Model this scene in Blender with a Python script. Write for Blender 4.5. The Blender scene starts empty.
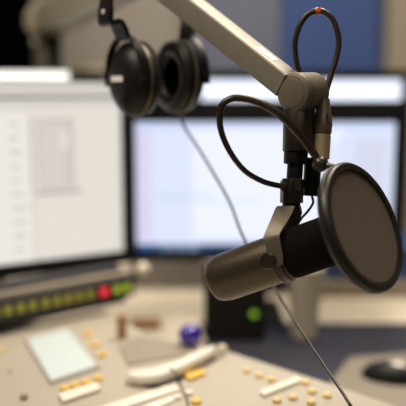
import bpy, bmesh, math, random
from mathutils import Vector as V, Matrix
random.seed(4)
S = bpy.context.scene
col = S.collection
R = math.radians

# ------------------------------------------------------------ camera, world, lights
F = 700.0; PITCH = R(9.2); CAM = V((0, 0, 1.325)); K = 1.15
cp, sp = math.cos(PITCH), math.sin(PITCH)
RT, UP, FW = V((1, 0, 0)), V((0, sp, cp)), V((0, cp, -sp))
cam = bpy.data.objects.new('camera', bpy.data.cameras.new('camera'))
col.objects.link(cam); S.camera = cam
cam.location = CAM; cam.rotation_euler = (R(90) - PITCH, 0, 0)
cam.data.sensor_width = 36; cam.data.lens = 36 * F / 406
cam.data.clip_start = 0.02
cam.data.dof.use_dof = True
cam.data.dof.focus_distance = 0.895
cam.data.dof.aperture_fstop = 1.7
S.view_settings.view_transform = 'Standard'; S.view_settings.look = 'None'
S.view_settings.exposure = 0.0; S.view_settings.gamma = 1
w = bpy.data.worlds.new('world'); S.world = w; w.use_nodes = True
w.node_tree.nodes['Background'].inputs[0].default_value = (1, .86, .7, 1)
w.node_tree.nodes['Background'].inputs[1].default_value = .12

def area(name, loc, target, sx, sy, energy, color):
    l = bpy.data.lights.new(name, 'AREA'); l.shape = 'RECTANGLE'; l.size = sx; l.size_y = sy
    l.energy = energy; l.color = color
    o = bpy.data.objects.new(name, l); col.objects.link(o); o.location = loc
    o.rotation_euler = (V(target) - V(loc)).to_track_quat('-Z', 'Y').to_euler()
    return o
WARM = (1, .87, .70)
area('ceiling_light_front', (-0.75, 0.55, 2.62), (-.35, .9, .8), .9, .5, 24, WARM)
area('ceiling_light_rear', (0.5, 1.7, 2.62), (.4, 1.7, .8), 1.4, .6, 42, WARM)
area('ceiling_light_far', (0.0, 2.6, 2.62), (0, 3.4, 1.2), 1.8, .4, 24, (1, .9, .76))
area('fill_light_back', (0.3, -.9, 2.62), (0, 1.2, .9), 1.4, .6, 5, (1, .88, .74))  # unseen fill lamp added behind the camera to brighten surfaces facing it

# ------------------------------------------------------------ helpers
def dirp(px, py):
    return RT * ((px - 203) / F) + UP * ((203 - py) / F) + FW
def P(px, py, d): return CAM + dirp(px, py) * d
def PY(px, py, y):
    d = dirp(px, py); return CAM + d * (y / d.y)
def PZ(px, py, z):
    d = dirp(px, py); return CAM + d * ((z - CAM.z) / d.z)
def cd(a, b, c): return (RT * a + UP * b - FW * c).normalized()   # right, up, towards viewer

def mat(name, color, rough=.5, metal=0, bump=0, scale=200, vary=0, emit=None, es=1, coat=0, alpha=1, trans=0, spec=.5):
    m = bpy.data.materials.new(name); m.use_nodes = True
    nt = m.node_tree; b = nt.nodes['Principled BSDF']
    b.inputs['Base Color'].default_value = (*color, 1)
    b.inputs['Roughness'].default_value = rough; b.inputs['Metallic'].default_value = metal
    b.inputs['Specular IOR Level'].default_value = spec
    b.inputs['Coat Weight'].default_value = coat
    b.inputs['Alpha'].default_value = alpha
    b.inputs['Transmission Weight'].default_value = trans
    if emit:
        b.inputs['Emission Color'].default_value = (*emit, 1); b.inputs['Emission Strength'].default_value = es
    if bump or vary:
        tc = nt.nodes.new('ShaderNodeTexCoord')
        n = nt.nodes.new('ShaderNodeTexNoise'); n.inputs['Scale'].default_value = scale; n.inputs['Detail'].default_value = 4
        nt.links.new(tc.outputs['Object'], n.inputs['Vector'])
        if bump:
            bp = nt.nodes.new('ShaderNodeBump'); bp.inputs['Strength'].default_value = bump; bp.inputs['Distance'].default_value = .001
            nt.links.new(n.outputs['Fac'], bp.inputs['Height']); nt.links.new(bp.outputs['Normal'], b.inputs['Normal'])
        if vary:
            r = nt.nodes.new('ShaderNodeValToRGB')
            r.color_ramp.elements[0].position = .3; r.color_ramp.elements[1].position = .7
            r.color_ramp.elements[0].color = (*[c * (1 - vary) for c in color], 1)
            r.color_ramp.elements[1].color = (*[min(1, c * (1 + vary)) for c in color], 1)
            nt.links.new(n.outputs['Fac'], r.inputs['Fac']); nt.links.new(r.outputs['Color'], b.inputs['Base Color'])
    return m
def emis(name, color, s):
    return mat(name, (.02, .02, .02), .4, emit=color, es=s)

M = {
 'bronze': mat('bronze_paint', (.095, .075, .053), .36, .7, .25, 900, .06),
 'bronze_light': mat('bronze_bracket', (.17, .147, .112), .35, .5, .2, 900),
 'foam': mat('black_foam', (.007, .0055, .0045), 1, 0, 1, 1400, .4, spec=.12),
 'black': mat('black_plastic', (.012, .012, .013), .4, 0, .1, 600, spec=.2),
 'black_soft': mat('black_rubber', (.012, .010, .008), .38, 0, .2, 500, spec=.4),
 'dark_metal': mat('dark_metal', (.05, .042, .034), .32, .6, .1, 800),
 'arm': mat('arm_paint', (.215, .198, .165), .48, .2, .2, 700, .05),
 'arm_lit': mat('lit_arm_paint', (.40, .37, .29), .45, .1, .2, 700, .05),  # same arm paint, the brighter lit look put into its colour
 'arm_joint': mat('joint_plastic', (.135, .115, .085), .5, 0, .2, 700, .05),
 'brass': mat('connector_barrel', (.46, .38, .25), .38, .35, .1, 500),
 'connector': mat('connector_shell', (.17, .145, .11), .38, .4, .1, 500),
 'label_white': mat('white_label', (.88, .87, .83), .5),
 'orange': mat('orange_tape', (.62, .12, .03), .5),
 'cable': mat('cable_rubber', (.03, .025, .02), .36, 0, .1, 500),
 'console': mat('console_paint', (.47, .43, .36), .55, .1, .1, 300, .03),
 'console_dark': mat('console_dark', (.02, .018, .024), .45),
 'lcd': mat('lcd_glass', (.5, .57, .56), .25, 0, emit=(.8, .92, .9), es=.22),
 'yellow': mat('yellow_button', (.82, .52, .09), .45),
 'pale_button': mat('pale_button', (.78, .60, .26), .45),
 'white': mat('white_plastic', (.82, .79, .72), .4),
 'cream': mat('cream_laminate', (.80, .72, .58), .5, 0, 0, 10, .03),
 'desk': mat('navy_desk', (.035, .036, .055), .5, 0, .05, 60, .15),
 'grey': mat('grey_box', (.24, .225, .215), .6, 0, .1, 100, .04),
 'greymat': mat('grey_pad', (.30, .27, .22), .8, 0, .2, 300, .05),
 'wood': mat('brown_wood', (.36, .2, .08), .5, 0, .1, 60, .15),
 'silver': mat('silver_plastic', (.82, .80, .77), .4, .1),
 'navy': mat('navy_panel', (.018, .028, .06), .7),
 'taupe': mat('wall_taupe', (.29, .265, .235), .8, 0, .1, 20, .03),
 'beige': mat('wall_beige', (.30, .26, .2), .8, 0, .1, 20, .03),
 'blue': mat('blue_fabric', (.045, .085, .24), .9, 0, .3, 300, .1),
 'greyblue': mat('grey_blue_fabric', (.15, .165, .23), .9, 0, .3, 300, .06),
 'blackcloth': mat('black_cloth', (.0012, .0012, .0012), 1, spec=0),
 'floor': mat('floor_carpet', (.05, .055, .07), .95, 0, .3, 200, .2),
 'ceil': mat('ceiling_white', (.7, .68, .64), .9),
}

def link(name, bm, m, parent=None, smooth=True, bevel=0):
    me = bpy.data.meshes.new(name)
    bmesh.ops.recalc_face_normals(bm, faces=bm.faces)
    bm.to_mesh(me); bm.free()
    for mm in (m if isinstance(m, list) else [m]): me.materials.append(mm)
    if smooth:
        me.shade_smooth()
        try: me.set_sharp_from_angle(angle=R(35))
        except Exception: pass
    o = bpy.data.objects.new(name, me); col.objects.link(o)
    if bevel:
        bv = o.modifiers.new('bevel', 'BEVEL'); bv.width = bevel; bv.segments = 3; bv.limit_method = 'ANGLE'
    if parent:
        o.parent = parent
        o.matrix_parent_inverse = parent_world(parent).inverted()
    return o
def parent_world(p):
    m = Matrix.Translation(p.location) @ p.rotation_euler.to_matrix().to_4x4()
    if p.parent: return parent_world(p.parent) @ p.matrix_parent_inverse @ m if False else m
    return m
def thing(name, label, cat, loc, group=None):
    o = bpy.data.objects.new(name, None); col.objects.link(o); o.location = loc; o.empty_display_size = .05
    o['label'] = label; o['category'] = cat
    if group: o['group'] = group
    return o
def tag(o, label, cat, group=None, kind=None):
    if label: o['label'] = label; o['category'] = cat
    if group: o['group'] = group
    if kind: o['kind'] = kind
    return o
def frame(axis, hint=V((0, 0, 1))):
    a = V(axis).normalized(); u = V(hint) - a * a.dot(V(hint))
    if u.length < 1e-4: u = V((1, 0, 0)) - a * a.x
    u.normalize(); return a, u, a.cross(u)
def lathe(bm, o, axis, prof, n=40, hint=V((0, 0, 1)), su=1, sv=1, mi=0, caps=True):
    a, u, v = frame(axis, hint); rings = []
    for s, r in prof:
        rings.append([bm.verts.new(o + a * s + u * (r * su * math.cos(2 * math.pi * k / n)) + v * (r * sv * math.sin(2 * math.pi * k / n))) for k in range(n)])
    for i in range(len(rings) - 1):
        for k in range(n):
            f = bm.faces.new((rings[i][k], rings[i][(k + 1) % n], rings[i + 1][(k + 1) % n], rings[i + 1][k])); f.material_index = mi
    if caps:
        for r_ in (rings[0], rings[-1]):
            f = bm.faces.new(r_); f.material_index = mi
    return bm
def ringlathe(bm, o, axis, prof, n=64, hint=V((0, 0, 1)), su=1, sv=1):
    a, u, v = frame(axis, hint); rings = []
    for s, r in prof:
        rings.append([bm.verts.new(o + a * s + u * (r * su * math.cos(2 * math.pi * k / n)) + v * (r * sv * math.sin(2 * math.pi * k / n))) for k in range(n)])
    m = len(rings)
    for i in range(m):
        for k in range(n):
            bm.faces.new((rings[i][k], rings[i][(k + 1) % n], rings[(i + 1) % m][(k + 1) % n], rings[(i + 1) % m][k]))
    return bm
def cyl(bm, p0, p1, r, n=32, e=.0015):
    p0, p1 = V(p0), V(p1); L = (p1 - p0).length; e = min(e, L / 3, r / 3)
    return lathe(bm, p0, p1 - p0, [(0, r - e), (e * .3, r - e * .3), (e, r), (L - e, r), (L - e * .3, r - e * .3), (L, r - e)], n)
def box(bm, c, x, y, z):
    """oriented box: half-extent vectors"""
    c = V(c); vs = [bm.verts.new(c + x * i + y * j + z * k) for i in (-1, 1) for j in (-1, 1) for k in (-1, 1)]
    for q in ((0, 1, 3, 2), (4, 6, 7, 5), (0, 4, 5, 1), (2, 3, 7, 6), (0, 2, 6, 4), (1, 5, 7, 3)):
        bm.faces.new([vs[i] for i in q])
    return bm
def abox(bm, x0, x1, y0, y1, z0, z1):
    return box(bm, ((x0 + x1) / 2, (y0 + y1) / 2, (z0 + z1) / 2), V(((x1 - x0) / 2, 0, 0)), V((0, (y1 - y0) / 2, 0)), V((0, 0, (z1 - z0) / 2)))
def smooth_path(pts, sub=10):
    pts = [V(p) for p in pts]; q = [pts[0] * 2 - pts[1]] + pts + [pts[-1] * 2 - pts[-2]]; out = []
    for i in range(1, len(q) - 2):
        a, b, c, d = q[i - 1], q[i], q[i + 1], q[i + 2]
        for k in range(sub):
            t = k / sub
            out.append(.5 * ((2 * b) + (c - a) * t + (2 * a - 5 * b + 4 * c - d) * t * t + (3 * b - a - 3 * c + d) * t ** 3))
    out.append(pts[-1]); return out
def tube(bm, path, r, n=14, ripple=0):
    pts = path; rings = []; T0 = (pts[1] - pts[0]).normalized()
    _, u, v = frame(T0, V((.3, .5, .8)))
    for i, p in enumerate(pts):
        T = (pts[min(i + 1, len(pts) - 1)] - pts[max(i - 1, 0)]).normalized()
        u = (u - T * u.dot(T)).normalized(); v = T.cross(u)
        rr = (r(i / (len(pts) - 1)) if callable(r) else r) * (1 - ripple * (i % 2))
        rings.append([bm.verts.new(p + u * rr * math.cos(2 * math.pi * k / n) + v * rr * math.sin(2 * math.pi * k / n)) for k in range(n)])
    for i in range(len(rings) - 1):
        for k in range(n):
            bm.faces.new((rings[i][k], rings[i][(k + 1) % n], rings[i + 1][(k + 1) % n], rings[i + 1][k]))
    bm.faces.new(rings[0]); bm.faces.new(rings[-1]); return bm
def ribbon(bm, pts, wv, th):
    """strip along pts; wv half width vector (or list); th half thickness"""
    rings = []
    for i, p in enumerate(pts):
        T = (pts[min(i + 1, len(pts) - 1)] - pts[max(i - 1, 0)]).normalized()
        w_ = wv[i] if isinstance(wv, list) else wv
        n_ = T.cross(w_).normalized() * th
        rings.append([bm.verts.new(p + a) for a in (w_ + n_, w_ - n_, -w_ - n_, -w_ + n_)])
    for i in range(len(rings) - 1):
        for k in range(4):
            bm.faces.new((rings[i][k], rings[i][(k + 1) % 4], rings[i + 1][(k + 1) % 4], rings[i + 1][k]))
    bm.faces.new(rings[0]); bm.faces.new(rings[-1]); return bm
def prism(bm, pts, dz):
    lo = [bm.verts.new(p - V((0, 0, dz))) for p in pts]; hi = [bm.verts.new(p) for p in pts]
    n = len(pts)
    bm.faces.new(hi); bm.faces.new(lo[::-1])
    for i in range(n): bm.faces.new((lo[i], lo[(i + 1) % n], hi[(i + 1) % n], hi[i]))
    return bm
def ball(bm, c, r, su=1, sv=1, sa=1, axis=V((0, 0, 1)), n=28):
    pr = [(-r * sa * math.cos(math.pi * k / 16), max(r * math.sin(math.pi * k / 16), r * .01)) for k in range(17)]
    return lathe(bm, V(c), axis, pr, n, hint=V((.1, 1, 0)), su=su, sv=sv)
B = bmesh.new

# ------------------------------------------------------------ the room
DESK = .75
def struct(name, bm, m): return tag(link(name, bm, m, smooth=False), None, None, kind='structure')
b = B(); abox(b, -2.6, 2.6, -1.6, 3.9, -.1, 0); struct('floor', b, M['floor'])
b = B(); abox(b, -2.6, 2.6, -1.6, 3.9, 2.7, 2.8); struct('ceiling', b, M['ceil'])
b = B(); abox(b, -2.6, 2.6, 3.8, 3.9, 0, 2.7); struct('wall_back', b, M['taupe'])
b = B(); abox(b, -2.7, -2.6, -1.6, 3.9, 0, 2.7); struct('wall_left', b, M['beige'])
b = B(); abox(b, 2.6, 2.7, -1.6, 3.9, 0, 2.7); struct('wall_right', b, M['beige'])
b = B(); abox(b, -2.7, 2.7, -1.7, -1.6, 0, 2.7); struct('wall_front', b, M['taupe'])
b = B(); abox(b, PY(388, 0, 3.6).x, 2.6, 3.6, 3.8, 0, 2.7); struct('trim_1', b, M['beige'])
b = B(); abox(b, -2.6, 1.0, 3.78, 3.8, 0, .1); struct('baseboard_back', b, M['silver'])

def curtain(name, x0, x1, y, m, label, fold=.02, pitch=.09):
    bm = B(); n = int((x1 - x0) / .012); fr = []; bk = []
    for i in range(n + 1):
        x = x0 + (x1 - x0) * i / n; yy = y + fold * math.sin(2 * math.pi * (x - x0) / pitch)
        fr.append([bm.verts.new((x, yy - .004, z)) for z in (.04, 2.55)]); bk.append([bm.verts.new((x, yy + .004, z)) for z in (.04, 2.55)])
    for i in range(n):
        bm.faces.new((fr[i][0], fr[i + 1][0], fr[i + 1][1], fr[i][1])); bm.faces.new((bk[i][0], bk[i][1], bk[i + 1][1], bk[i + 1][0]))
        bm.faces.new((fr[i][1], fr[i + 1][1], bk[i + 1][1], bk[i][1])); bm.faces.new((fr[i][0], bk[i][0], bk[i + 1][0], fr[i + 1][0]))
    bm.faces.new((fr[0][0], fr[0][1], bk[0][1], bk[0][0])); bm.faces.new((fr[n][0], bk[n][0], bk[n][1], fr[n][1]))
    t = thing(name, label, 'curtain', ((x0 + x1) / 2, y, .04), 'curtains at the back of the room'); link('fabric', bm, m, t)
    r_ = B(); cyl(r_, (x0 - .02, y, 2.56), (x1 + .02, y, 2.56), .012); link('rail', r_, M['dark_metal'], t)
curtain('curtain', PY(283, 0, 3.55).x, PY(383, 0, 3.55).x, 3.55, M['blue'], 'deep blue curtain behind the right monitors and cable loop')
curtain('curtain', PY(193, 0, 3.62).x, PY(281, 0, 3.62).x, 3.62, M['greyblue'], 'grey-blue curtain panel behind the slanting boom arm')
curtain('curtain', -2.0, PY(34, 0, 2.9).x, 2.9, M['blackcloth'], 'black curtain at the upper left above the left monitor')

# ------------------------------------------------------------ desks
def table(name, x0, x1, y0, y1, z, m, label, th=.03):
    t = thing(name, label, 'desk', ((x0 + x1) / 2, (y0 + y1) / 2, 0))
    bm = B(); abox(bm, x0, x1, y0, y1, z - th, z); link('tabletop', bm, m, t, False, .003)
    for x in (x0 + .05, x1 - .05):
        for y in (y0 + .05, y1 - .05):
            bm = B(); abox(bm, x - .02, x + .02, y - .02, y + .02, 0, z - th); link('leg', bm, M['dark_metal'], t, False)
    return t
DB = 1.68
table('studio_desk', -1.0, 1.0, .35, DB, DESK, M['desk'], 'dark navy studio desk under the mixing console and monitors')
rear = table('rear_worktop', -1.1, 1.1, DB + .005, 2.42, DESK, M['cream'], 'cream worktop running behind the dark desk')
bm = B(); abox(bm, PY(308, 300, 1.9).x, 1.1, 1.89, 1.91, DESK + .0005, DESK + .045); tag(link('back_rail', bm, M['beige'], smooth=False, bevel=.002), 'beige rail standing on the cream worktop at right, before the blue crate', 'rail')
# blue crate behind the rail
yc = 2.02
t = thing('storage_crate', 'large blue storage crate on the rear worktop right of the microphone', 'crate', (PY(400, 270, yc).x, yc + .14, DESK))
xa, xb, zc = PY(328, 270, yc).x, PY(470, 270, yc).x, PY(360, 250, yc).z
bm = B(); abox(bm, xa, xb, yc, yc + .28, DESK, zc - .02); link('crate_body', bm, M['blue'], t, False, .006)
bm = B(); abox(bm, xa - .006, xb + .006, yc - .006, yc + .286, zc - .02, zc); link('crate_lid', bm, M['blue'], t, False, .004)

# ------------------------------------------------------------ monitors
def monitor(label, cR, yaw, W, H, bt, bs, bb, ui, base_z, top_cover=None, neck_off=0, depth=.045, emits=None, base=(.13, .1)):
    """cR: world position of top right corner of the lit screen; yaw rotates; W,H screen size."""
    ex = V((math.cos(yaw), math.sin(yaw), 0)); ey = V((-math.sin(yaw), math.cos(yaw), 0)); ez = V((0, 0, 1))
    tl = cR - ex * W
    cx = cR - ex * (W / 2)
    t = thing('computer_monitor', label, 'monitor', V((cx.x, cx.y, base_z)) + ey * .08 + ex * neck_off, 'computer monitors on the desks')
    def pt(u, v, o=0): return tl + ex * (u * W) - ez * (v * H) - ey * o
    # casing
    c = (pt(0, 0) + pt(1, 1)) / 2 + ex * 0 + ez * ((bt - bb) / 2)
    bm = B(); box(bm, c + ey * (depth / 2 + .004), ex * (W / 2 + bs), ey * (depth / 2), ez * ((H + bt + bb) / 2))
    cas = link('casing', bm, M['black'], t, False, .006)
    # bezel: four bars in one frame mesh
    bm = B(); o0 = .006
    box(bm, pt(.5, 0) + ez * bt / 2, ex * (W / 2 + bs), ey * o0, ez * (bt / 2))
    box(bm, pt(.5, 1) - ez * bb / 2, ex * (W / 2 + bs), ey * o0, ez * (bb / 2))
    box(bm, pt(0, .5) - ex * bs / 2, ex * (bs / 2), ey * o0, ez * (H / 2))
    box(bm, pt(1, .5) + ex * bs / 2, ex * (bs / 2), ey * o0, ez * (H / 2))
    link('bezel', bm, M['black'], t, False)
    # screen with its picture
    mats = []; bm = B(); idx = {}
    for k, (u0, v0, u1, v1, c3, st) in enumerate(ui):
        key = (c3, st)
        if key not in idx: idx[key] = len(mats); mats.append(emis('screen_picture', c3, st))
        o = -.003 + .0003 * min(k, 9)
        f = bm.faces.new([bm.verts.new(pt(a, c_, o)) for a, c_ in ((u0, v1), (u1, v1), (u1, v0), (u0, v0))]); f.material_index = idx[key]
    me_o = link('screen', bm, mats, t, False)
    if top_cover:
        bm = B(); u1, hh = top_cover
        box(bm, pt(u1 / 2, 0) + ez * (hh / 2 + .006) - ey * .007, ex * (W * u1 / 2), ey * .004, ez * (hh / 2)); link('top_strip', bm, M['silver'], t, False, .003)
    # stand
    bot = pt(.5, 1) - ez * bb + ex * neck_off
    nk = bot + ey * (depth + .03)
    z0 = base_z
    bm = B(); top = nk.z + H * .5
    box(bm, V((nk.x, nk.y, (z0 + top) / 2)), ex * .032, ey * .014, ez * ((top - z0) / 2)); link('stand_neck', bm, M['black'], t, False, .004)
    bm = B(); box(bm, V((nk.x, nk.y, z0 + .007)), ex * base[0], ey * base[1], ez * .007); link('stand_base', bm, M['black'], t, False, .006)
    bm = B(); box(bm, V((nk.x, nk.y, top - .03)) - ey * .015, ex * .04, ey * .016, ez * .04); link('stand_hinge', bm, M['black'], t, False, .003)
    return t
# left front monitor
yawL = R(29)
cR = PY(120.5, 82, 1.36 * K)
WH = (.90, .83, .75)
uiL = [(0, 0, 1, 1, (.78, .73, .665), 1.0), (0, 0, 1, .08, (.66, .62, .57), 1.0), (0, .08, 1, .094, (.03, .03, .03), 1.0), (0, .094, 1, .15, (.69, .66, .61), 1.0),
       (.0, .17, .64, 1, (.84, .80, .74), 1.0), (.645, .19, .652, .60, (.40, .37, .36), 1.0), (.645, .60, .652, 1, (.64, .59, .55), 1.0),
       (.668, .20, .81, .60, (.62, .575, .535), 1.0), (.685, .23, .77, .58, (.68, .63, .59), 1.0), (.755, .27, .785, .38, (.77, .72, .68), 1.0),
       (.655, .61, .835, .625, (.33, .31, .30), 1.0)]
for i in range(10):
    v = .22 + .077 * i
    uiL.append((.57, v, .575 + random.uniform(.02, .055), v + .016, (.55, .52, .52), 1.0))
monitor('large computer monitor at left showing a cream window, nearest the console', cR, yawL, .50 * K, 0.331 * K, .003, .022 * K, .024 * K, uiL, DESK)
# right front monitor
YR = 1.45 * K
a = PY(135, 122, YR); c = PY(396, 122, YR); d = PY(396, 251, YR)
uiR = [(0, 0, 1, 1, (.74, .80, 1.0), 1.0), (0, 0, 1, .05, (.62, .70, .95), 1.0), (.0, .05, .06, .93, (.70, .68, .90), 1.0),
       (.22, .05, .8, .9, (.83, .87, 1.0), 1.05), (.08, .56, .3, .575, (.5, .66, .8), 1.0), (.08, .60, .5, .61, (.62, .74, .9), 1.0),
       (.79, .12, .8, .7, (.55, .6, .75), 1.0), (.84, .12, .97, .65, (.68, .71, .86), 1.0), (.70, .15, .77, .55, (.74, .77, .92), 1.0),
       (0, .945, 1, 1, (.02, .06, .16), 1.0)]
for u, cc in ((.03, (.1, .3, .8)), (.09, (.5, .75, .95)), (.13, (.7, .75, .8)), (.17, (.6, .8, .9)), (.21, (.4, .5, .7))):
    uiR.append((u, .948, u + .028, .995, cc, 1.0))
monitor('wide computer monitor showing a bluish white window, directly behind the microphone', c, 0, c.x - a.x, c.z - d.z, .043 * K, .026 * K, .02 * K, uiR, DESK, neck_off=-.035, base=(.09, .1))
# rear right monitor
YB = 1.66 * K
a = PY(201, 80, YB); c = PY(402, 80, YB)
monitor('rear computer monitor whose bright strip shows above the wide monitor', c, 0, c.x - a.x, .30, .026, .02, .02,
        [(0, 0, 1, 1, (.80, .86, 1.0), 1.35), (0, .4, 1, 1, (.7, .75, .9), 1.0)], DESK, neck_off=-.05, base=(.08, .06))
# rear left monitor
c = PY(69, 71.5, 1.58 * K)
monitor('rear computer monitor whose white bar shows above the left monitor', c, 0, .50, .33, .004, .008, .02,
        [(0, 0, 1, 1, (1, .96, .88), 1.7), (0, .5, 1, 1, (.8, .75, .68), 1.0)], DESK, neck_off=-.06, base=(.09, .07))

# ------------------------------------------------------------ mixing console
CZ = CAM.z - .41 * K
con = thing('mixing_console', 'beige broadcast mixing console with small white display and yellow buttons', 'mixing console', PZ(150, 400, DESK))
def cpz(px, py, dz=0): return PZ(px, py, CZ + dz)
poly = [(-150, 362), (104, 309), (150, 335), (222, 349), (330, 383), (395, 405), (470, 436), (520, 700), (-400, 800)]
bm = B(); prism(bm, [cpz(*q) for q in poly], CZ - DESK); link('console_body', bm, M['console'], con, False, .004)
# seams between panels
def quad_plate(name, px, th, m, lift=.0, bev=.001, parent=None):
    bm = B(); prism(bm, [cpz(*q) + V((0, 0, th)) for q in px], th - .0005 - lift); return link(name, bm, m, parent or con, False, bev)
df_ = quad_plate('display_frame', [(23, 341), (69, 328), (101, 369), (50, 386)], .002, M['greymat'])
quad_plate('display', [(27, 341), (68, 330), (97, 367), (51, 382)], .004, M['lcd'], parent=df_)
quad_plate('fader_strip', [(88, 412), (176, 384), (180, 391), (108, 414)], .003, M['white'])
quad_plate('fader_strip', [(142, 408), (172, 397), (176, 401), (152, 411)], .003, M['white'])
def btn(px, py, r, m, h=.006, name='button'):
    p = cpz(px, py); bm = B(); lathe(bm, p, V((0, 0, 1)), [(0.0, r), (h * .8, r), (h, r * .85)], 20); return link(name, bm, M[m], con)
for q in ((88, 335), (95, 346), (102, 356), (65, 390), (75, 387), (86, 384), (98, 380), (196, 403)): btn(*q, .0082, 'yellow')
for q in ((247, 372), (259, 377), (271, 381), (305, 384), (293, 399), (312, 393), (327, 397), (277, 402), (311, 404), (1, 352)): btn(*q, .0070, 'pale_button')
for q in ((189, 395), (177, 399)): btn(*q, .0065, 'white')
quad_plate('wide_button', [(184, 377), (202, 371), (206, 376), (189, 382)], .006, M['yellow'], bev=.002)
quad_plate('wide_button', [(58, 397), (97, 385), (101, 392), (63, 405)], .007, M['white'], bev=.002)
quad_plate('wide_button', [(259, 394), (298, 379), (302, 383), (264, 398)], .006, M['white'], bev=.002)
btn(24, 399, .006, 'greymat', .007, 'knob'); btn(10, 372, .004, 'greymat', .002, 'screw')
# meter bridge
mz = CAM.z - .367 * K
pr_ = V((-.1425 * K, 1.27 * K, mz)); pl_ = V((-.3277 * K, 1.132 * K, mz)); du = (pr_ - pl_).normalized(); dn = V((-du.y, du.x, 0)); ez = V((0, 0, 1))
br = pr_ + du * .022
bl = pl_ - du * .25; mid = (br + bl) / 2; hl = (br - bl).length / 2
bm = B(); box(bm, mid + dn * .012, du * hl, dn * .009, ez * .0213); mb = link('meter_bridge', bm, M['console_dark'], con, False, .003)
bm = B(); box(bm, mid + dn * .046 + ez * .026, du * hl, dn * .034, ez * .006); link('bridge_shelf', bm, M['greymat'], con, False, .003)
bm = B(); box(bm, mid + dn * .05 + ez * .037, du * (hl * .93), dn * .02, ez * .0045); link('bridge_slot', bm, M['console_dark'], con, False, .001)
bm = B(); box(bm, mid + dn * .052 - ez * .012, du * (hl * .98), dn * .02, ez * .03); link('bridge_support', bm, M['console_dark'], con, False, .001)
greens = [(8, 311), (21, 308), (33, 305), (46, 303), (58, 300), (69, 298), (80, 296), (91, 294)]
MG = mat('meter_green_dim', (.16, .15, .02), .4, emit=(.42, .38, .02), es=.35)
MG2 = emis('meter_green_bright', (.42, .52, .03), 1.0); MR = emis('meter_red', (1, .02, .05), 1.15)
def led(px, m, w=.0071):
    d_ = dirp(px, 300); # intersect column with bridge line
    t_ = (pl_.y * d_.x - pl_.x * d_.y) / (du.x * d_.y - du.y * d_.x) if abs(du.x * d_.y - du.y * d_.x) > 1e-6 else 0
    p = pl_ + du * t_
    bm = B(); box(bm, p + dn * .002, du * w, dn * .003, ez * .0086); link('indicator_light', bm, m, mb, False, .002)['label'] = 'red indicator light' if m is MR else 'green indicator light'
for q in greens: led(q[0], MG)
led(-5, MG); led(105, MR, .008); led(118, MG2, .006); led(128, MG2, .006)
# end knob and support leg
kp = P(143, 269, 1.30 * K)
bm = B(); ball(bm, kp, .0145); link('end_knob', bm, M['cream'], con)
bm = B(); tube(bm, [br + dn * .03 - ez * .005, (br + kp) / 2 + dn * .01, kp], .004, 10); link('knob_stem', bm, M['dark_metal'], con)
pp = cpz(122, 338)
bm = B(); cyl(bm, pp + V((0, 0, -.002)), V((pp.x, pp.y, mz - .004)), .0098); link('support_leg', bm, M['wood'], con)
# flat grey sheet put over a darker grey region of the console
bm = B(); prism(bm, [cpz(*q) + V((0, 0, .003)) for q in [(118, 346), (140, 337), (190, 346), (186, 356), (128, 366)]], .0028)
tag(link('pad', bm, M['greymat'], smooth=False, bevel=.001), 'dark grey flat patch on the console beside the purple ball', 'pad')
# white handset
hs = thing('handset', 'long white tapered handset lying on the console in front of purple ball', 'handset', cpz(170, 372))
def hp(px, py, z): return cpz(px, py, z)
pth = smooth_path([hp(131, 374, .008), hp(142, 377, .011), hp(158, 375, .013), hp(175, 369, .014), hp(195, 360, .013), (hp(213, 351, .011))], 6)
bm = B(); n0 = len(pth)
rings = []
for i, p in enumerate(pth):
    T = (pth[min(i + 1, n0 - 1)] - pth[max(i - 1, 0)]).normalized(); u = T.cross(V((0, 0, 1))).normalized(); q = i / (n0 - 1)
    wd = .019 * (1 - .5 * q) * min(1, .45 + 5 * q) * (1 if q < .95 else .8); hh = .0098 * min(1, .5 + 4 * q)
    rings.append([bm.verts.new(p + u * (wd * math.copysign(abs(math.cos(a_)) ** .6, math.cos(a_))) + V((0, 0, hh * math.copysign(abs(math.sin(a_)) ** .6, math.sin(a_))))) for a_ in [2 * math.pi * k / 20 for k in range(20)]])
for i in range(n0 - 1):
    for k in range(20): bm.faces.new((rings[i][k], rings[i][(k + 1) % 20], rings[i + 1][(k + 1) % 20], rings[i + 1][k]))
bm.faces.new(rings[0]); bm.faces.new(rings[-1]); link('handle', bm, M['white'], hs)
bm = B(); ball(bm, cpz(222, 349, .012), .0088); link('end_cap', bm, M['cream'], hs)
bm = B(); tube(bm, smooth_path([cpz(128, 378, .003), cpz(150, 387, .002), cpz(172, 384, .002), cpz(195, 370, .002), cpz(218, 358, .003)]), .0014, 8); link('cord', bm, M['black_soft'], hs)
bm = B(); tube(bm, smooth_path([cpz(170, 368, .024), cpz(176, 374, .02), cpz(180, 384, .003), cpz(187, 400, .002), cpz(190, 420, .002)]), .0012, 8)
link('tail_cord', bm, M['black_soft'], hs)
# purple ball
rb = .0213; pb = cpz(190, 346, 0)
bm = B(); ball(bm, pb + V((0, 0, rb)), rb)
tag(link('glass_ball', bm, mat('purple_glass', (.035, .01, .36), .12, 0, coat=1)), 'shiny purple-blue glass ball on console behind the white handset', 'ball')

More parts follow.
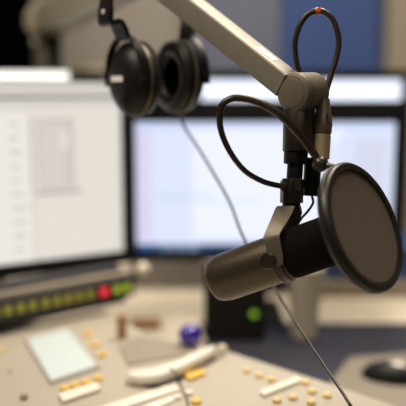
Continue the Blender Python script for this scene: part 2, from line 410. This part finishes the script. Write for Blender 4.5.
# ------------------------------------------------------------ items on desk and worktop
def dz_(px, py): return PZ(px, py, DESK)
bm = B(); prism(bm, [dz_(*q) + V((0, 0, .004)) for q in [(324, 392), (350, 359), (440, 352), (480, 420), (340, 430)]], .0036)
tag(link('mouse_pad', bm, M['greymat'], smooth=False, bevel=.001), 'grey-beige mouse pad on the dark desk at lower right', 'mouse pad')
ms = thing('computer_mouse', 'black computer mouse with painted highlight on top, on the pad at lower right', 'mouse', dz_(390, 383) + V((0, 0, .0045)))
mc = dz_(392, 380); ax = V((.93, -.35, 0)).normalized(); ay = V((.35, .93, 0))
def mouse_shell(bm, sx, sy, sz, z0, off=0):
    n, m_ = 28, 8; rr = []
    for j in range(m_):
        t_ = (math.pi / 2) * j / (m_ - 1); r_ = math.cos(t_) if j < m_ - 1 else .02
        rr.append([bm.verts.new(mc + ax * (off + sx * r_ * math.cos(2 * math.pi * k / n)) + ay * (sy * r_ * math.sin(2 * math.pi * k / n) * (1 - .12 * math.cos(2 * math.pi * k / n))) + V((0, 0, z0 + sz * math.sin(t_)))) for k in range(n)])
    for j in range(m_ - 1):
        for k in range(n): bm.faces.new((rr[j][k], rr[j][(k + 1) % n], rr[j + 1][(k + 1) % n], rr[j + 1][k]))
    bm.faces.new(rr[0]); bm.faces.new(rr[-1]); return bm
bm = B(); mouse_shell(bm, .062, .036, .033, .0045); link('body', bm, M['black'], ms)
bm = B(); mouse_shell(bm, .034, .019, .024, .0150, .008); link('top_highlight', bm, M['silver'], ms)  # silver shell paints the light highlight on the dark mouse
bm = B(); cyl(bm, mc + ax * -.03 + ay * -.004 + V((0, 0, .026)), mc + ax * -.03 + ay * .004 + V((0, 0, .026)), .007); link('scroll_wheel', bm, M['black_soft'], ms)
# cup
cb = dz_(304, 336); cb.z = DESK
cu = thing('paper_cup', 'tall cream cup on the dark desk behind the microphone', 'cup', cb)
bm = B(); lathe(bm, cb, V((0, 0, 1)), [(0, .026), (.002, .030), (.16, .041), (.163, .0425), (.166, .041), (.16, .038), (.01, .027)], 40); link('cup_body', bm, M['cream'], cu)
bm = B(); lathe(bm, cb + V((0, 0, .158)), V((0, 0, 1)), [(.008, .0435), (.012, .0435), (.016, .040), (.022, .037)], 40); link('lid', bm, M['cream'], cu)
# black box with green light
y1 = dz_(235, 341).y
x0, x1 = PY(204, 330, y1).x, PY(266, 330, y1).x
zt = PY(235, 268, y1).z
bx = thing('desktop_speaker', 'upright black speaker box with green light beneath the microphone body', 'speaker', ((x0 + x1) / 2, y1, DESK))
bm = B(); abox(bm, x0, x1, y1, y1 + .06, DESK, zt); link('cabinet', bm, M['black'], bx, False, .006)
bm = B(); abox(bm, x0 + .008, x1 - .008, y1 - .002, y1 + .002, DESK + .01, zt - .035); link('grille', bm, M['black_soft'], bx, False)
g = PY(254, 314, y1 - .002); bm = B(); lathe(bm, g, V((0, -1, 0)), [(-.004, .0078), (.001, .0078), (.0025, .0045)], 24); link('power_light', bm, emis('green_light', (.27, .55, .03), .85), bx)
# grey box behind on the worktop
yb = 1.72 * K
bm = B(); abox(bm, PY(128, 260, yb).x, PY(205, 260, yb).x, yb, yb + .16, DESK, PY(150, 258, yb).z)
gb = link('equipment_box', bm, M['grey'], smooth=False, bevel=.008)
tag(gb, 'grey equipment box on the rear worktop below the wide monitor', 'box')
# paper and wooden block
bm = B(); pts = [dz_(*q) + V((0, 0, .006)) for q in [(98, 345), (95, 322), (196, 319), (206, 345)]]; prism(bm, pts, .0055)
tag(link('paper_stack', bm, M['cream'], smooth=False), 'cream stack of paper on the desk behind the console', 'paper')
wb = dz_(146, 331); bm = B(); box(bm, wb + V((0, 0, .0175)), V((.036, .006, 0)), V((-.002, .014, 0)), V((0, 0, .011)))
tag(link('wooden_block', bm, M['wood'], smooth=False, bevel=.003), 'small orange-brown wooden block on the paper right of the meter bridge', 'block')
# dark box and clear box behind left monitor
yy = 1.85 * K
bm = B(); abox(bm, PY(70, 80, yy).x, PY(106, 80, yy).x, yy, yy + .12, DESK, PY(90, 71, yy).z)
db = thing('speaker_cabinet', 'tall black cabinet behind the left monitors, topped by a pale box', 'speaker', ((PY(88, 80, yy).x), yy + .06, DESK))
link('cabinet', bm, M['black'], db, False, .006)
bm = B(); cz0 = PY(88, 130, yy).z; lathe(bm, V((PY(88, 80, yy).x, yy + .001, cz0)), V((0, -1, 0)), [(0, .036), (.003, .034), (.001, .028), (-.004, .01)], 32); link('driver', bm, M['black_soft'], db)
zz = PY(90, 71, yy).z
bx2 = thing('storage_box', 'small pale box on top of the black cabinet behind the left monitor', 'box', (PY(82, 70, yy).x, yy + .06, zz))
bm = B(); abox(bm, PY(64, 80, yy).x + .012, PY(99, 80, yy).x, yy + .02, yy + .10, zz, zz + .018); link('box_body', bm, M['cream'], bx2, False, .003)
bm = B(); abox(bm, PY(64, 80, yy).x + .009, PY(99, 80, yy).x + .003, yy + .017, yy + .103, zz + .018, zz + .026); link('lid', bm, M['beige'], bx2, False, .003)

# ------------------------------------------------------------ boom arm
D0 = .90
J0 = P(292, 93, .885); J1 = P(314, 92, .922)       # joint cylinder end centres
ja = (J1 - J0).normalized()
PX, PYY = -.372, 2.0
elb1 = PY(46, 22, PYY)
boom = thing('microphone_boom_arm', 'beige metal boom arm slanting from upper left to the microphone joint', 'boom arm', (elb1.x, elb1.y, DESK))
elb2 = P(146, -27, 1.06)
armE = P(288, 85, .905)
def square_tube(bm, p0, p1, s0, s1, nrm):
    a, u, v = frame(p1 - p0, nrm); rr = []
    L = (p1 - p0).length
    for q, s in ((0, s0), (L, s1)):
        r_ = []
        for cx_, cy_ in ((1, 1), (-1, 1), (-1, -1), (1, -1)):
            for k in range(5):
                base = {(1, 1): 0, (-1, 1): 90, (-1, -1): 180, (1, -1): 270}[(cx_, cy_)]
                an = R(base + 90 * k / 4); rad = s * .18
                r_.append(bm.verts.new(p0 + a * q + u * (cx_ * (s - rad) + rad * math.cos(an)) + v * (cy_ * (s - rad) + rad * math.sin(an))))
        rr.append(r_)
    n = len(rr[0])
    for k in range(n): bm.faces.new((rr[0][k], rr[0][(k + 1) % n], rr[1][(k + 1) % n], rr[1][k]))
    bm.faces.new(rr[0]); bm.faces.new(rr[1]); return bm
# top face normal: up-right in the picture plus a little towards the viewer
th = R(38)
upr = cd(.63, .777, 0)
topn = (upr * math.cos(th) + (-FW) * math.sin(th)).normalized()
bm = B(); square_tube(bm, elb2, armE, .0168, .0160, topn); ua_ = link('upper_arm', bm, M['arm'], boom)
axm, tu, tv = frame(armE - elb2, topn)
# label on the top face
lp = armE - axm * .021 + tu * .0162
bm = B(); box(bm, lp - axm * .031, axm * .0165, tv * .0065, tu * .0004); link('label_plate', bm, M['label_white'], ua_, False)['label'] = 'white label on the arm'
# dark channel seam
side = -tv if (-tv).dot(-FW) > 0 else tv
# joint
bm = B(); lj = (J1 - J0).length
lathe(bm, J0, ja, [(0, .0195), (.0008, .0225), (.003, .0248), (.005, .0256), (.010, .0256), (.0105, .0248), (.0115, .0248), (.012, .0256), (lj - .004, .0256), (lj - .001, .024), (lj, .021)], 56)
pj_ = link('pivot_joint', bm, M['arm_joint'], boom)
bm = B(); lathe(bm, J0 - ja * .0012, ja, [(0, .017), (.0006, .0185), (.0014, .0188)], 48); link('pivot_cap', bm, M['arm_joint'], pj_)
bm = B(); cyl(bm, J1, J1 + ja * .008, .009); link('pivot_bolt', bm, M['dark_metal'], pj_)
# stem below joint
dd = .905
def cylp(name, x0, y0, x1, y1, rpx, m, parent, d=dd, e=.0015, n=36):
    bm = B(); cyl(bm, P(x0, y0, d), P(x1, y1, d), rpx * d / F, n, e); return link(name, bm, M[m], parent)
cylp('swivel_housing', 299, 108, 298, 152, 15.5, 'dark_metal', boom, e=.002)
cylp('swivel_collar', 296, 150, 295.5, 164, 12, 'black', boom)
cylp('mount_post', 295.5, 162, 294, 184, 8, 'black', boom)
# elbow 2 (above frame) and lower arm
bm = B(); cyl(bm, elb2 - cd(.2, 0, 1) * .03, elb2 + cd(.2, 0, 1) * .03, .026); link('elbow_joint', bm, M['arm_joint'], boom)
bm = B(); square_tube(bm, elb1, elb2, .039, .024, V((0, 0, 1))); link('lower_arm', bm, M['arm_lit'], boom)
bm = B(); cyl(bm, elb1 + V((0, -.045, 0)), elb1 + V((0, .045, 0)), .050, e=.008); link('elbow_joint', bm, M['arm_lit'], boom)
bm = B(); ball(bm, PY(37, 25, PYY - .06), .0095); link('elbow_knob', bm, M['yellow'], boom)
bm = B(); ball(bm, PY(35, 42, PYY - .04), .008); link('elbow_bolt', bm, M['silver'], boom)
bm = B(); cyl(bm, V((elb1.x, elb1.y, DESK + .02)), elb1, .036); link('post', bm, M['arm_joint'], boom)
bx_ = PY(55, 50, PYY - .03).x; bm = B(); cyl(bm, V((bx_, PYY - .04, DESK + .02)), V((bx_, PYY - .04, elb1.z - .03)), .021); link('dark_cylinder', bm, M['black'], boom)  # black cylinder along the right half of the post
bm = B(); lathe(bm, V((elb1.x, elb1.y, DESK)), V((0, 0, 1)), [(0, .07), (.012, .07), (.02, .06), (.025, .035)], 40); link('base_plate', bm, M['dark_metal'], boom)

# ------------------------------------------------------------ microphone
A = P(212.5, 281.5, .935); Bm = P(345, 235, .862)
ma = (Bm - A).normalized(); q = ma.cross(UP).normalized()
if q.dot(-FW) < 0: q = -q
mic = thing('microphone', 'dark bronze cylindrical studio microphone hanging tilted from the boom arm', 'microphone', A + ma * .08)
k = .0316
bm = B(); lathe(bm, A, ma, [(0, .004), (.0003, .018), (.0015, .0232), (.004, .0268), (.008, .0292), (.013, .0302), (.02, k), (.098, k), (.0985, k - .0012), (.1, k - .0012), (.1005, k + .0004), (.104, k + .0004)], 72); link('body', bm, M['bronze'], mic)
bm = B(); lathe(bm, A + ma * .100, ma, [(0, k), (.001, k + .0016), (.008, k + .0016), (.009, k), (.012, k - .001)], 72); link('collar_ring', bm, M['dark_metal'], mic)
L0 = .186
bm = B(); lathe(bm, A + ma * .111, ma, [(0, k - .002), (.002, k - .0005), (.010, k + .0002), (.03, k), (.055, k), (.066, k - .003), (.073, k - .010), (.075, .01)], 72); link('windscreen', bm, M['foam'], mic)
# yoke
tb = .070
cb_ = A + ma * tb
nr = P(268.5, 262.5, .87); off = nr - (cb_ + q * .034)
cb_ = cb_ + ma * off.dot(ma)
nk1 = cb_ + q * .0345; fk1 = cb_ - q * .0345
yw = ma * .0088
top = P(291, 207, .903)
top_ = lambda s: top + q * s
bm = B()
upv = (UP - ma * UP.dot(ma)).normalized()
nk1 = nk1 + ma * .0155; fk1 = fk1 + ma * .0155
near = [nk1 - upv * .010 - ma * .006, nk1 - ma * .003, nk1 + upv * .022, nk1 + upv * .028 + ma * .001 - q * .001, top_(.018) - UP * .005 - RT * .004, top_(.013) - RT * .003, top_(0)]
far = [top_(0), top_(-.007), top_(-.012) - UP * .005, fk1 + upv * .027 + ma * .001 + q * .002, fk1 + upv * .018, fk1 - ma * .003, fk1 - upv * .010 - ma * .006]
wl = [yw * 1.05, yw * 1.1, yw * 1.15, (ma * .6 + RT * .4).normalized() * .0105, (RT * .9 - UP * .15).normalized() * .0112, RT * .0110, RT * .010]
ribbon(bm, near + far[1:], wl + wl[::-1][1:], .0015); yk = link('yoke', bm, M['bronze_light'], mic, True)
for s, c0 in ((1, nk1 - ma * .013), (-1, fk1 - ma * .013)):
    bm = B(); lathe(bm, c0 + q * (s * .0005), q * s, [(0, .0105), (.006, .0105), (.0078, .0092), (.0082, .0065), (.0074, .0045)], 32); link('side_knob', bm, M['dark_metal'], yk)
# swivel nut above yoke
bm = B(); cyl(bm, P(292, 180.5, dd), P(291.5, 203, dd), 11.5 * dd / F, 8, .0012); link('swivel_nut', bm, M['dark_metal'], mic, False)
bm = B(); cyl(bm, P(291.5, 202, dd), P(291, 209, dd), 9 * dd / F, 24); link('swivel_washer', bm, M['black'], mic)
# socket and thin lead
bm = B(); cyl(bm, P(313, 158, .918), P(311, 196, .918), 8.5 * .92 / F); link('cable_socket', bm, M['black'], mic)
bm = B(); box(bm, P(303, 184, .915), RT * .012, UP * .006, FW * .005); link('socket_bracket', bm, M['black'], mic, False, .001)
bm = B(); tube(bm, smooth_path([P(312, 196, .918), P(313, 203, .918), P(308, 211, .92), P(301, 219, .925), P(297, 227, .925), P(297, 236, .92)]), .0017, 10); link('thin_lead', bm, M['black'], mic)

# ------------------------------------------------------------ cable with connector
xc = thing('microphone_cable', 'dark microphone cable looping above the joint with orange tape and metal connector', 'cable', P(321, 130, .905))
dx = .905
bm = B(); r0 = dx / F
lathe(bm, P(320.5, 159, dx), P(322.3, 132, dx) - P(320.5, 159, dx), [(0, 8.2 * r0), (.001, 8.8 * r0), (.030, 8.8 * r0), (.031, 8.2 * r0), (.0345, 8.2 * r0)], 36); link('connector_barrel', bm, M['brass'], xc)
bm = B(); a0 = P(322.1, 134, dx); lathe(bm, a0, P(324, 100, dx) - a0, [(0, 8.6 * r0), (.002, 9.4 * r0), (.008, 9.4 * r0), (.012, 9.8 * r0), (.024, 8.8 * r0), (.030, 7.2 * r0), (.040, 6.2 * r0), (.0455, 5.6 * r0)], 36); cs_o = link('connector_shell', bm, M['connector'], xc)
for sx in (-1, 1):
    bm = B(); box(bm, P(322.8 + sx * 4.5, 118, dx - .0115), RT * .0012, UP * .006, FW * .001); link('connector_rib', bm, M['dark_metal'], cs_o, False, .0005)
lp_ = [P(324, 104, dx), P(325.5, 94, dx), P(331, 75, dx), P(337, 55, .904), P(338.5, 38, .902), P(333, 20, .90), P(325, 12.5, .90), P(317, 11, .90), P(307, 15, .902), P(299, 27, .905), P(295, 42, .908), P(295.5, 56, .912), P(298, 68, .918), P(303, 80, .935)]
sm = smooth_path(lp_, 12)
bm = B(); tube(bm, sm, .0038, 16); cb_o = link('cable', bm, M['cable'], xc)
j = min(range(len(sm)), key=lambda i: (sm[i] - P(318, 11, .90)).length)
bm = B(); tube(bm, sm[j - 4:j + 4], .0045, 16); link('tape_band', bm, M['orange'], cb_o)['label'] = 'orange tape band'
bm = B(); ribbon(bm, [P(318.5, 12, .8955), P(319, 8.5, .8955), P(320, 6.5, .8955)], RT * .0014, .0006); link('tape_tag', bm, M['orange'], cb_o, False)

# ------------------------------------------------------------ pop filter
pf = thing('pop_filter', 'round black pop filter with brown mesh on a looping gooseneck', 'pop filter', P(360, 230, .86))
pc = P(361.8, 226.6, .855); nrm = cd(.915 * .77, .40 * .77, .64)
Rr = .0806
bm = B(); t0 = .0075
ringlathe(bm, pc, nrm, [(-t0, Rr - .004), (-t0, Rr - .001), (-t0 * .6, Rr + .0015), (-.001, Rr + .002), (0, Rr + .001), (.001, Rr + .002), (t0 * .6, Rr + .0015), (t0, Rr - .001), (t0 + .0008, Rr - .0045), (t0 - .001, Rr - .0092), (t0 * .3, Rr - .0095), (0, Rr - .006), (-t0 * .5, Rr - .006)], 96)
link('ring', bm, M['black_soft'], pf)
mm = bpy.data.materials.new('mesh_fabric'); mm.use_nodes = True; nt = mm.node_tree
pb_ = nt.nodes['Principled BSDF']; pb_.inputs['Base Color'].default_value = (.115, .080, .050, 1); pb_.inputs['Roughness'].default_value = .75
pb_.inputs['Sheen Weight'].default_value = .15
tr = nt.nodes.new('ShaderNodeBsdfTransparent'); mx = nt.nodes.new('ShaderNodeMixShader'); mx.inputs[0].default_value = .97
tl_ = nt.nodes.new('ShaderNodeBsdfTranslucent'); tl_.inputs[0].default_value = (.12, .08, .048, 1)
mx2 = nt.nodes.new('ShaderNodeMixShader'); mx2.inputs[0].default_value = .3
nt.links.new(pb_.outputs[0], mx2.inputs[1]); nt.links.new(tl_.outputs[0], mx2.inputs[2])
nt.links.new(tr.outputs[0], mx.inputs[1]); nt.links.new(mx2.outputs[0], mx.inputs[2]); nt.links.new(mx.outputs[0], nt.nodes['Material Output'].inputs[0])
tc = nt.nodes.new('ShaderNodeTexCoord'); nz = nt.nodes.new('ShaderNodeTexNoise'); nz.inputs['Scale'].default_value = 900
nt.links.new(tc.outputs['Object'], nz.inputs['Vector'])
bp = nt.nodes.new('ShaderNodeBump'); bp.inputs['Strength'].default_value = .3; bp.inputs['Distance'].default_value = .0005
nt.links.new(nz.outputs['Fac'], bp.inputs['Height']); nt.links.new(bp.outputs['Normal'], pb_.inputs['Normal'])
bm = B(); rm = Rr - .0055
lathe(bm, pc, nrm, [(.0025, .002), (.003, rm * .5), (.0045, rm), (.0038, rm), (.0022, rm * .5), (.0017, .002)], 72); link('mesh', bm, mm, pf)
bj = P(320.5, 164, .866)
bm = B(); ball(bm, bj, .0100); link('ball_joint', bm, M['dark_metal'], pf)
bm = B(); cyl(bm, bj, pc + (bj - pc - nrm * (bj - pc).dot(nrm)).normalized() * (Rr - .002), .0042); link('ring_stem', bm, M['dark_metal'], pf)
gp = smooth_path([P(286, 186, .893), P(278, 185.5, .888), P(262, 181, .88), P(244, 170, .87), P(229, 150, .865), P(220.5, 128, .862), P(221, 108, .86), P(231, 99, .858), P(246, 99, .857), P(262, 104, .856), P(280, 115, .857), P(296, 131, .860), P(308, 146, .864), P(319, 161, .866)], 16)
bm = B(); tube(bm, gp, lambda t: .0036 + .0014 * min(1, max(0, (t - .25) / .4)), 16, ripple=.05); link('gooseneck', bm, mat('gooseneck_metal', (.05, .04, .03), .27, .6), pf)
bm = B(); box(bm, P(292, 185, .8935), RT * .0125, UP * .0085, FW * .0022); link('clamp', bm, M['dark_metal'], pf, False, .001)
bm = B(); cyl(bm, P(283, 186, .889), P(283, 186, .884), .0055); link('clamp_screw', bm, M['dark_metal'], pf)

# ------------------------------------------------------------ headphones
hpz = thing('headphones', 'black closed-back headphones hanging over the boom arm with a cable dangling', 'headphones', P(155, 78, 1.12))
c1 = P(132, 79, 1.08); c2 = P(181, 77, 1.135)
eh = (c2 - c1); eh.z = 0; eh.normalize()
def cup(c, ax, lab):
    hv = V((0, 0, 1)); su, sv = 1.2, 1.05
    bm = B(); lathe(bm, c, ax, [(-.026, .004), (-.0265, .020), (-.025, .028), (-.020, .035), (-.010, .0455), (.0, .048), (.006, .048), (.008, .045)], 56, hv, su, sv)
    s = link('ear_cup', bm, M['black'], hpz)
    bm = B(); ringlathe(bm, c + ax * .004, ax, [(-.002, .0475), (.0005, .0495), (.003, .0475), (.0005, .046)], 56, hv, su, sv); link('highlight_ring', bm, M['bronze_light'], s)  # bronze colour paints the brownish highlight on the cup rim
    bm = B(); ringlathe(bm, c + ax * .016, ax, [(.010 * math.cos(k * math.pi / 6), .036 + .012 * math.sin(k * math.pi / 6)) for k in range(12)], 56, hv, su, sv); link('ear_pad', bm, M['black_soft'], s)
    bm = B(); lathe(bm, c + ax * .0085, ax, [(0, .034), (.002, .034)], 40, hv, su, sv); link('driver_cover', bm, M['blackcloth'], s)
    # fork
    sd = ax.cross(V((0, 0, 1))).normalized()
    pts = []
    for k in range(25):
        an = R(-10 + 200 * k / 24)
        pts.append(c - ax * .012 + sd * (.053 * math.cos(an)) + V((0, 0, .064 * math.sin(an))))
    bm = B(); ribbon(bm, pts, ax * .0055, .0016); fk_ = link('fork', bm, M['black'], hpz)
    for s_ in (-1, 1):
        bm = B(); cyl(bm, c - ax * .012 + sd * (s_ * .046), c - ax * .012 + sd * (s_ * .056), .004); link('pivot', bm, M['dark_metal'], fk_)
    if lab:
        bm = B(); box(bm, c - ax * .0268 - V((0, 0, .000)) , sd * .0165, V((0, 0, .0045)), ax * .0006); link('badge', bm, M['label_white'], s, False)['label'] = 'white name badge'
    return c - ax * .012 + V((0, 0, .060)), sd
f1, sd = cup(c1, eh, True); f2, _ = cup(c2, -eh, False)
# sliders and band
s1 = P(106, 12, 1.045); s2 = P(188, 16, 1.165)
mid_ = (s1 + s2) / 2; topb = mid_ + V((0, 0, .09))
hb = []
for k in range(31):
    an = math.pi * k / 30
    hb.append(mid_ + (s1 - mid_) * math.cos(an) + V((0, 0, .102 * math.sin(an))))
bandw = V((-eh.y, eh.x, 0)) * .0175
bm = B(); ribbon(bm, hb, bandw, .0022); hb_o = link('headband', bm, M['black_soft'], hpz)
bm = B(); ribbon(bm, [p - V((0, 0, .0055)) for p in hb[4:27]], bandw * .9, .003); link('band_padding', bm, M['black_soft'], hb_o)
for s_, f_, o_ in ((s1, f1, -1), (s2, f2, 1)):
    bm = B(); ribbon(bm, smooth_path([s_ + V((0, 0, .006)), s_ - V((0, 0, .016)), f_ + V((0, 0, .006)) + (s_ - f_) * .45, f_ - V((0, 0, .002))], 6), bandw * .95, .004); sl_ = link('slider', bm, M['black'], hpz)
    bm = B(); lathe(bm, s_ - eh * (-o_) * 0 + eh * (o_ * .004), eh * o_, [(0, .004), (.002, .0035), (.003, .001)], 20); link('slider_screw', bm, M['silver'], sl_)
cbs = c2 - V((0, 0, .050))
cpth = smooth_path([cbs, P(183, 124, 1.16), P(197, 146, 1.14), P(214, 174, 1.12), P(230, 203, 1.10), P(241, 232, 1.08), P(253, 255, 1.06), P(272, 284, 1.03), P(292, 317, .99), P(318, 356, .94), P(338, 386, .90), P(352, 408, .867), cpz(366, 430, .003), cpz(385, 460, .003)], 10)
bm = B(); tube(bm, cpth, .0021, 10); link('cord', bm, M['cable'], hpz)
bm = B(); cyl(bm, cbs + V((0, 0, .006)), cbs - V((0, 0, .012)), .004); link('strain_relief', bm, M['black_soft'], hpz)
